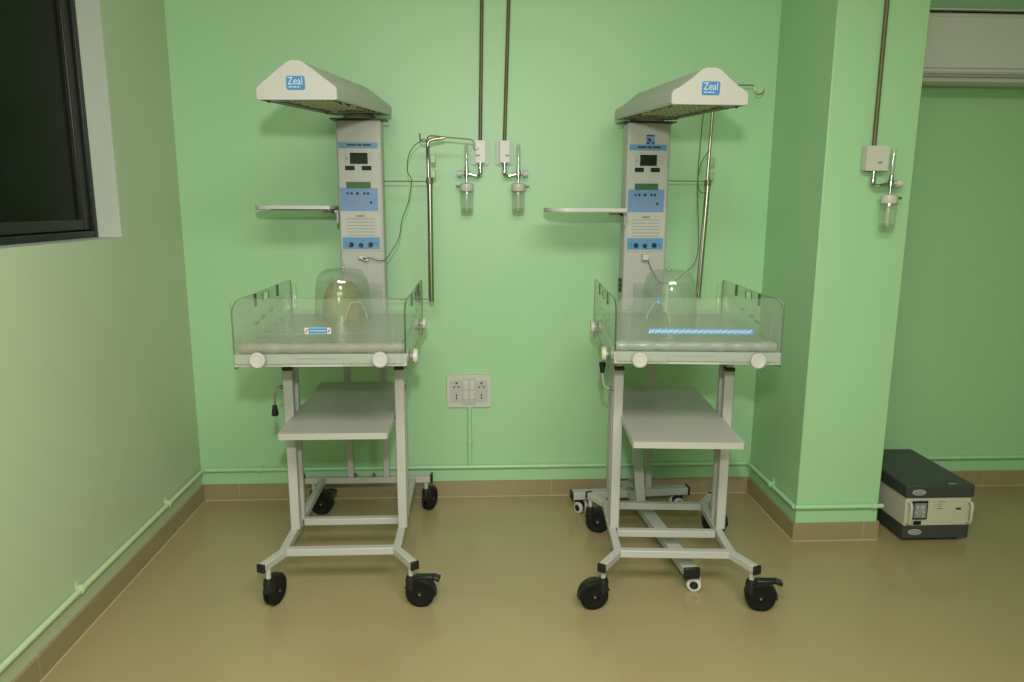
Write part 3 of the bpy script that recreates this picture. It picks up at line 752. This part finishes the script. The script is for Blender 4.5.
def oxygen_hood(loc, rotz, label, yellow, sticker):
    o = thing('oxygen_hood', label, 'oxygen hood', loc, rotz)
    def dome(name, mat, hx, hy, hz, par, cut, prof):
        m = MB(); seg = 48; rings = []
        for (s_, z) in prof:
            if s_ < 1e-4: rings.append([m.bm.verts.new((0, 0, z * hz))]); continue
            ring = []
            for k in range(seg):
                a = 2 * PI * k / seg; c_, n_ = math.cos(a), math.sin(a)
                q = (abs(c_) ** 2.3 + abs(n_) ** 2.3) ** (-1 / 2.3)
                ring.append(m.bm.verts.new((hx * s_ * q * c_, hy * s_ * q * n_, z * hz)))
            rings.append(ring)
        for A, B in zip(rings, rings[1:]):
            for k in range(seg):
                k2 = (k + 1) % seg
                vs = (A[k], A[k2], B[0]) if len(B) == 1 else (A[k], A[k2], B[k2], B[k])
                ctr = sum((v.co for v in vs), Vector()) / len(vs)
                if cut and ctr.y < -hy * .5 and ctr.z < .085 and abs(ctr.x) < .050 - ctr.z * .38: continue
                m.bm.faces.new(vs)
        ob = m.build(name, mat, par, recalc=True)
        sd = ob.modifiers.new('thickness', 'SOLIDIFY'); sd.thickness = .003; sd.offset = -1
        return ob
    prof = [(1, 0), (.995, .10), (.985, .2), (.97, .32), (.955, .45), (.935, .58), (.905, .70), (.86, .80), (.79, .885), (.69, .945), (.55, .98), (.35, .995), (0, 1.0)]
    dome('hood_shell', 'hood_clear', .116, .115, .210, o, True, prof)
    if yellow:
        dome('inner_cover', 'yellow_clear', .086, .07, .158, o, False, [(1, 0), (.99, .2), (.97, .4), (.92, .58), (.83, .74), (.68, .88), (.45, .965), (0, 1)])['label'] = 'yellowed rounded inner cover'
    rim = MB(); rim.tube([(-.051, -.1165, .004), (-.044, -.1155, .035), (-.020, -.114, .078), (.020, -.114, .078), (.044, -.1155, .035), (.051, -.1165, .004)], .0022, 8)
    rim.build('neck_rim', 'white', o)
    if sticker:
        m = MB(); y = -.1175
        m.box(-.012, .012, y - .0006, y, .074, .098); b_ = m.build('logo_sticker', 'logo', o)
        m = MB(); m.box(-.010, .010, y - .0012, y - .0007, .0845, .0875); m.box(-.0015, .0015, y - .0012, y - .0007, .076, .096); m.build('sticker_cross', 'logo_white', b_)
    MB().lathe([(.013, .2105), (.013, .214), (.0065, .215), (.0055, .240), (.0045, .240)], (-.004 if yellow else .0, -.02, 0), seg=16).build('inlet_port', 'tube_grey', o)
    return o

# ------------------------------------------------------------------ left radiant warmer, cot and heater on one frame
LX, LY = -.528, -.74
wl = thing('infant_warmer', 'left infant radiant warmer with blue label on its clear front wall', 'infant warmer', (LX, LY, 0), 0, 'infant warmers against the back wall')
b = MB(); x = .218
b.box(-.305, .302, .535, .565, BZ - .015, BZ + .015)                              # rear bar
for s_ in (-1, 1):
    b.box(s_ * x - .0148, s_ * x + .0148, -.188, .5348, BZ - .0148, BZ + .0148)   # long bars
    b.lathe([(.0147, BZ - .0146), (.0147, BZ + .0149)], (s_ * .217, -.190, 0), seg=16)
    b.bar((s_ * .214, -.192, BZ), (s_ * .279 + .014, -.315, BZ), BB, .0288)
b.box(-.232, .232, -.203, -.173, BZ - .015, BZ + .015)
b.box(-.2, .2, .070, .100, BZ - .0145, BZ + .0145)
b.build('base_frame', 'white', wl, bevel=.003)
for s_ in (-1, 1):
    c = MB(); d = Vector((s_ * .065 + .014, -.123, 0)).normalized(); e = Vector((s_ * .279 + .014, -.315, BZ)); c.bar(e + d * .0002, e + d * .012, .033, .033)
    c.build('end_cap', 'black', wl, bevel=.003)
    MB().box(min(s_ * .3022, s_ * .314) + (-.0032 if s_ < 0 else 0), max(s_ * .3022, s_ * .314) + (-.0032 if s_ < 0 else 0), .531, .569, BZ - .018, BZ + .028).build('end_cap', 'black', wl, bevel=.004)
for (sx, sy) in ((-.06, .55), (.028, .55)):
    MB().lathe([(.009, BZ + .0152), (.009, BZ + .024), (.005, BZ + .026), (.005, BZ + .034), (0, BZ + .034)], (sx, sy, 0), seg=10).build('bolt', 'bronze', wl)
caster(wl, -.249, -.299, BZ - .015, 72, False)
caster(wl, .279, -.298, BZ - .015, -8)
caster(wl, -.265, .55, BZ - .015, -5)
caster(wl, .280, .55, BZ - .015, 65, False)
legs(wl, -.01, .085, dx=.006)
shelf(wl, -.255, .532, hw=.201, dx=.001)
bed(wl, 'label', .988, .979)
crank(wl, -.2372, .0, .780, -1, False)
MB().tube([(.2372, 0, .778), (.250, 0, .778)], .008, 12).build('crank_shaft', 'bronze', wl)
cxl = -.507 - LX; yfl = -.27 - LY
for px in (-.610, -.438):
    MB().box(px - LX - .015, px - LX + .015, .537, .563, BZ + .0152, .8998).build('post', 'white', wl, bevel=.003)
column(wl, cxl, yfl, False)
hood(wl, (cxl - .002, yfl + .07, 1.883), R(-4.5), .88, R(3.6), GABLE, .05, -1)
inst_tray(wl, -.957 - LX, -.622 - LX, .355, .60, 1.470, cxl - .0995)
# drip pole on two clamps
pl = MB(); px, py = -.208 - LX, .54
def pole(root, px, py, zb, zs, zt, bend, hooks, xcol, zarms, lean=0.):
    o = MB().tube([(px + .003, py, zb), (px + .003 + lean * .6, py, zs)], .0115, 16).build('pole_sleeve', 'steel', root)
    l = lean
    pth = [(px - .004, py, zb + .02), (px - .002 + l * .6, py, zs)] + spline([(px - .004 + l, py, zt - .03), (px - .002 + l, py, zt - .008), (px + .014 + l, py, zt + .006), (px + bend + l, py, zt + .016)], 5)
    MB().tube(pth, .0075, 14).build('drip_pole', 'steel', root)
    MB().lathe([(.016, zs - .015), (.016, zs + .012)], (px + .002 + lean * .6, py, 0), seg=16).build('pole_collar', 'bronze', root)
    MB().tube(spline(hooks, 6), .0034, 8).build('drip_hook', 'steel', root)
    for z in zarms:
        MB().tube([(xcol, py, z), (px - .004 + lean * .6, py, z)], .0024, 8).build('pole_arm', 'bronze', root)
    for z in (zs + .03, zs + .095):
        m = MB(); m.box(px + .006 + lean * .7, px + .03 + lean * .7, py + .002, py + .02, z - .018, z + .018); m.build('pole_clamp', 'backbox', root, bevel=.003)
hz = LY + py
pole(wl, px, py, 1.048, 1.60, 1.772, .072,
     [(-.246 - LX, py, 1.805), (-.245 - LX, py, 1.785), (-.238 - LX, py, 1.772), (-.222 - LX, py, 1.770), (-.213 - LX, py, 1.782), (-.208 - LX, py, 1.792), (-.190 - LX, py, 1.796), (-.134 - LX, py, 1.790), (-.04 - LX, py, 1.783), (-.012 - LX, py, 1.778), (-.004 - LX, py, 1.760), (.006 - LX, py, 1.752), (.016 - LX, py, 1.758)],
     cxl + .0993, (1.596, 1.06))
# probe cable hanging from the hook
pc = thing('probe_cable', 'thin grey cable looping from the left warmer panel up to its drip hook', 'cable', (-.497, -.285, 1.256), 0, 'probe cables')
MB().tube([p - Vector((-.497, -.285, 1.256)) for p in spline([(-.490, -.296, 1.256), (-.468, -.30, 1.258), (-.440, -.297, 1.247), (-.41, -.28, 1.247), (-.385, -.26, 1.275), (-.345, -.25, 1.344), (-.329, -.25, 1.425), (-.300, -.25, 1.50), (-.290, -.25, 1.55), (-.283, -.25, 1.60), (-.300, -.25, 1.64), (-.296, -.24, 1.70), (-.275, -.22, 1.745), (-.250, -.203, 1.7672), (-.231, -.20, 1.7795), (-.214, -.20, 1.768), (-.211, -.21, 1.73), (-.214, -.215, 1.66)], 7)], .0021, 6).build('lead', 'cable', pc)
p_ = MB(); mt = Matrix.Rotation(R(20), 4, 'Y')
p_.box(-.026, .02, -.012, .0148, -.010, .010, mt); p_.build('plug', 'white_plastic', pc, bevel=.004)
MB().box(-.004, .008, -.0135, -.0121, -.004, .004, mt).build('plug_pin', 'black', pc)

# ------------------------------------------------------------------ right cot trolley
TX, TY, TA = .800, -.740, R(-4)
tr = thing('bassinet_trolley', 'right white cot trolley with blue measuring strip on its clear front wall', 'cot trolley', (TX, TY, 0), TA)
b = MB(); o_ = -.018
for s_ in (-1, 1):
    b.box(s_ * x - .0148 + o_, s_ * x + .0148 + o_, -.265, .190, BZ - .0148, BZ + .0148)
    b.bar((s_ * .214 + o_, -.262, BZ), ((.2835 * s_ - .0065) + o_, -.384, BZ), BB, .0288)
    b.lathe([(.0147, BZ - .0146), (.0147, BZ + .0149)], (s_ * .217 + o_, -.266, 0), seg=16)
    b.bar((s_ * .214 + o_, .196, BZ), (s_ * .280 + o_, .298, BZ), BB, .0288)
b.box(-.232 + o_, .232 + o_, -.280, -.250, BZ - .015, BZ + .015)
b.box(-.2 + o_, .2 + o_, -.102, -.072, BZ - .0145, BZ + .0145)
b.box(-.232 + o_, .232 + o_, .172, .202, BZ - .015, BZ + .015)
b.build('base_frame', 'white', tr, bevel=.003)
for s_ in (-1, 1):
    for (e, d) in ((Vector((.2835 * s_ - .0065 + o_, -.384, BZ)), Vector((.0695 * s_ - .0065, -.122, 0)).normalized()), (Vector((s_ * .280 + o_, .298, BZ)), Vector((s_ * .066, .102, 0)).normalized())):
        c = MB(); c.bar(e + d * .0002, e + d * .012, .033, .033); c.build('end_cap', 'black', tr, bevel=.003)
caster(tr, -.284 + o_, -.366, BZ - .015, 192, False)
caster(tr, .270 + o_, -.364, BZ - .015, -6)
caster(tr, -.276 + o_, .285, BZ - .015, -12, False)
caster(tr, .262 + o_, .285, BZ - .015, -15, False)
legs(tr, -.06, .025, dx=o_ + .008)
shelf(tr, -.405, .39, hw=.199, dx=-.016)
bed(tr, 'strip')
crank(tr, -.2480, -.03, .767, -1, True)

# ------------------------------------------------------------------ right radiant warmer on its own stand
SX, SY, SA = .764, -.197, R(3)
ws = thing('infant_warmer', 'right infant radiant warmer on a low separate stand behind the cot trolley', 'infant warmer', (SX, SY, 0), SA, 'infant warmers against the back wall')
zb = .088
b = MB()
b.bar((-.292, -.006, zb), (.292, .010, zb), .05, .036)
b.bar((-.006, .115, zb + .001), (.008, -.0252, zb + .001), .058, .034)
b.bar((.008, -.0252, zb + .001), (.030, -.800, zb + .001), .058, .034)
b.build('base_frame', 'white', ws, bevel=.003)
for (a0_, a1_, c0, c1) in ((-.303, -.2922, -.034, .022), (.2922, .303, -.018, .038)):
    MB().box(a0_, a1_, c0, c1, zb - .020, zb + .022).build('end_cap', 'black', ws, bevel=.004)
MB().box(-.038, .026, .1155, .126, zb - .018, zb + .020).build('end_cap', 'black', ws, bevel=.004)
MB().box(-.002, .062, -.815, -.8008, zb - .024, zb + .022).build('end_cap', 'black', ws, bevel=.004)
def small_caster(x, y, rz):
    h = MB(); d = Vector((math.cos(R(rz)), math.sin(R(rz)), 0)); a = Vector((-d.y, d.x, 0)); r = .0285
    c = Vector((x, y, r)) + d * .014
    h.lathe([(.02, zb - .0185), (.023, zb - .030), (.012, .030), (0, .028)], (x, y, 0), seg=16)
    h.bar(c + Vector((0, 0, r * .25)) - d * .012, c + Vector((0, 0, r * .25)) + d * .020, .017, .044)
    o = h.build('caster', 'black', ws, bevel=.002)
    for s_ in (-1, 1):
        w_ = MB().lathe([(0, .009), (r * .95, .009), (r, .012), (r, .021), (r * .9, .024), (r * .62, .0245), (r * .6, .023), (0, .023)], c, a * s_, 24).build('wheel', 'white_plastic', o)
        MB().lathe([(r * .58, .0232), (r * .58, .0252), (r * .3, .027), (0, .027)], c, a * s_, 20).build('hub_cap', 'black', w_)
small_caster(-.258, -.004, -60); small_caster(.250, 0, 200); small_caster(.040, -.772, -20)
for px_ in (-.105, .090):
    MB().box(px_ - .015, px_ + .015, -.011, .015, zb + .0185, .8998).build('post', 'white', ws, bevel=.003)
g = MB(); g.bar((.006, -.16, zb + .022), (-.004, -.020, .60), .045, .026, up=(0, 1, 0)); g.box(-.0898, .0748, -.012, .012, .575, .605)
g.build('strut', 'white', ws, bevel=.003)
cxr, yfr = .004, -.085
column(ws, cxr, yfr, True)
hood(ws, (-.006, yfr + .07, 1.872), R(-1.7), .885, R(3.1), GABLE_SOFT, .005, 1)
inst_tray(ws, -.456, -.118, -.215, .03, 1.465, cxr - .0995)
pole(ws, .306, .03, 1.058, 1.60, 2.010, .05,
     [(.37, .03, 2.028), (.42, .03, 2.036), (.506, .03, 2.038), (.523, .03, 2.032), (.527, .03, 2.014), (.538, .03, 2.0), (.555, .03, 2.0), (.568, .03, 2.012), (.571, .03, 2.032)], cxr + .0993, (1.606,), .03)
pc = thing('probe_cable', 'thin grey cable hanging from behind the right warmer hood', 'cable', (1.014, -.25, 1.9), 0, 'probe cables')
pc['label'] = 'thin grey cable hanging in a loop between the right warmer column and its pole'
MB().tube([p - Vector((1.014, -.25, 1.9)) for p in spline([(1.083, -.163, 1.745), (1.055, -.2, 1.72), (1.02, -.24, 1.67), (1.009, -.25, 1.60), (1.015, -.25, 1.50), (1.028, -.25, 1.338), (1.016, -.25, 1.237), (.965, -.26, 1.185), (.90, -.285, 1.145), (.84, -.30, 1.15), (.80, -.302, 1.21), (.779, -.302, 1.258)], 7)], .0021, 6).build('lead', 'cable', pc)
MB().tube([p - Vector((1.014, -.25, 1.9)) for p in spline([(1.115, -.1475, 2.0345), (1.075, -.165, 1.99), (1.035, -.21, 1.91), (1.014, -.25, 1.80), (1.012, -.25, 1.74), (1.009, -.25, 1.63), (1.025, -.235, 1.56), (1.074, -.168, 1.55)], 7)], .0021, 6).build('lead', 'cable', pc)
MB().box(-.014, .014, -.02, .013, -.015, .012).build('plug', 'white_plastic', pc, bevel=.004, loc=(.770 - 1.014, -.2955 + .25, 1.264 - 1.9), rot=(0, 0, SA))

# ------------------------------------------------------------------ what lies on the two cots
mattress((LX, LY + .005, .9880), 0, 'grey cot mattress with a cream roll at its front in the left warmer', 'cream', 'cream rolled front edge')
mattress((TX, TY, .9878), TA, 'grey cot mattress with a pale clear-covered front edge on the right trolley', 'vinyl', 'pale vinyl rolled front edge')
oxygen_hood((-.560, -.50, 1.0208), R(36), 'clear oxygen hood with a yellowed inner cover on the left cot mattress', True, False)
oxygen_hood((.818, -.56, 1.0206), R(-36), 'clear oxygen hood with a small blue sticker on the right cot mattress', False, True)

# ------------------------------------------------------------------ light: the photographer's flash, one ceiling lamp
fl_ = bpy.data.lights.new('camera_flash', 'SPOT'); fl_.energy = 138; fl_.color = (1, .97, .95); fl_.shadow_soft_size = .05
fl_.spot_size = R(108); fl_.spot_blend = .9
fo = bpy.data.objects.new('camera_flash', fl_); C.objects.link(fo); fo.location = (0, -3.62, 1.88)
fo.rotation_euler = (Vector((-.35, 0, 1.25)) - Vector(fo.location)).to_track_quat('-Z', 'Y').to_euler()
al = bpy.data.lights.new('ceiling_lamp', 'AREA'); al.shape = 'RECTANGLE'; al.size = 2.2; al.size_y = 1.0; al.energy = 128; al.color = (1, .95, .86)
ao = bpy.data.objects.new('ceiling_lamp', al); C.objects.link(ao); ao.location = (.3, -3.6, ZC - .02)
W = bpy.data.worlds.new('night'); W.use_nodes = True; bpy.context.scene.world = W
W.node_tree.nodes['Background'].inputs[0].default_value = (.01, .012, .016, 1); W.node_tree.nodes['Background'].inputs[1].default_value = .3

# ------------------------------------------------------------------ camera
cd = bpy.data.cameras.new('camera'); cam = bpy.data.objects.new('camera', cd); C.objects.link(cam)
p, yw, rl, f_, D = .1874, .0506, .0047, 725.62, 3.5759
f = Vector((math.sin(yw) * math.cos(p), math.cos(yw) * math.cos(p), -math.sin(p)))
rt = Vector((math.cos(yw), -math.sin(yw), 0)); u_ = rt.cross(f)
Rr = rt * math.cos(rl) + u_ * math.sin(rl); U = -rt * math.sin(rl) + u_ * math.cos(rl)
mw = Matrix((Rr, U, -f)).transposed().to_4x4(); mw.translation = (0, -D, 1.5)
cam.matrix_world = mw
cd.sensor_width = 36; cd.sensor_fit = 'HORIZONTAL'; cd.lens = f_ * 36 / 1024; cd.clip_start = .05
sc_ = bpy.context.scene; sc_.camera = cam
sc_.view_settings.view_transform = 'Standard'; sc_.view_settings.look = 'None'
sc_.view_settings.exposure = 0; sc_.view_settings.gamma = 1; sc_.view_settings.use_curve_mapping = False
sc_.cycles.transparent_max_bounces = 32
sc_.cycles.max_bounces = 10
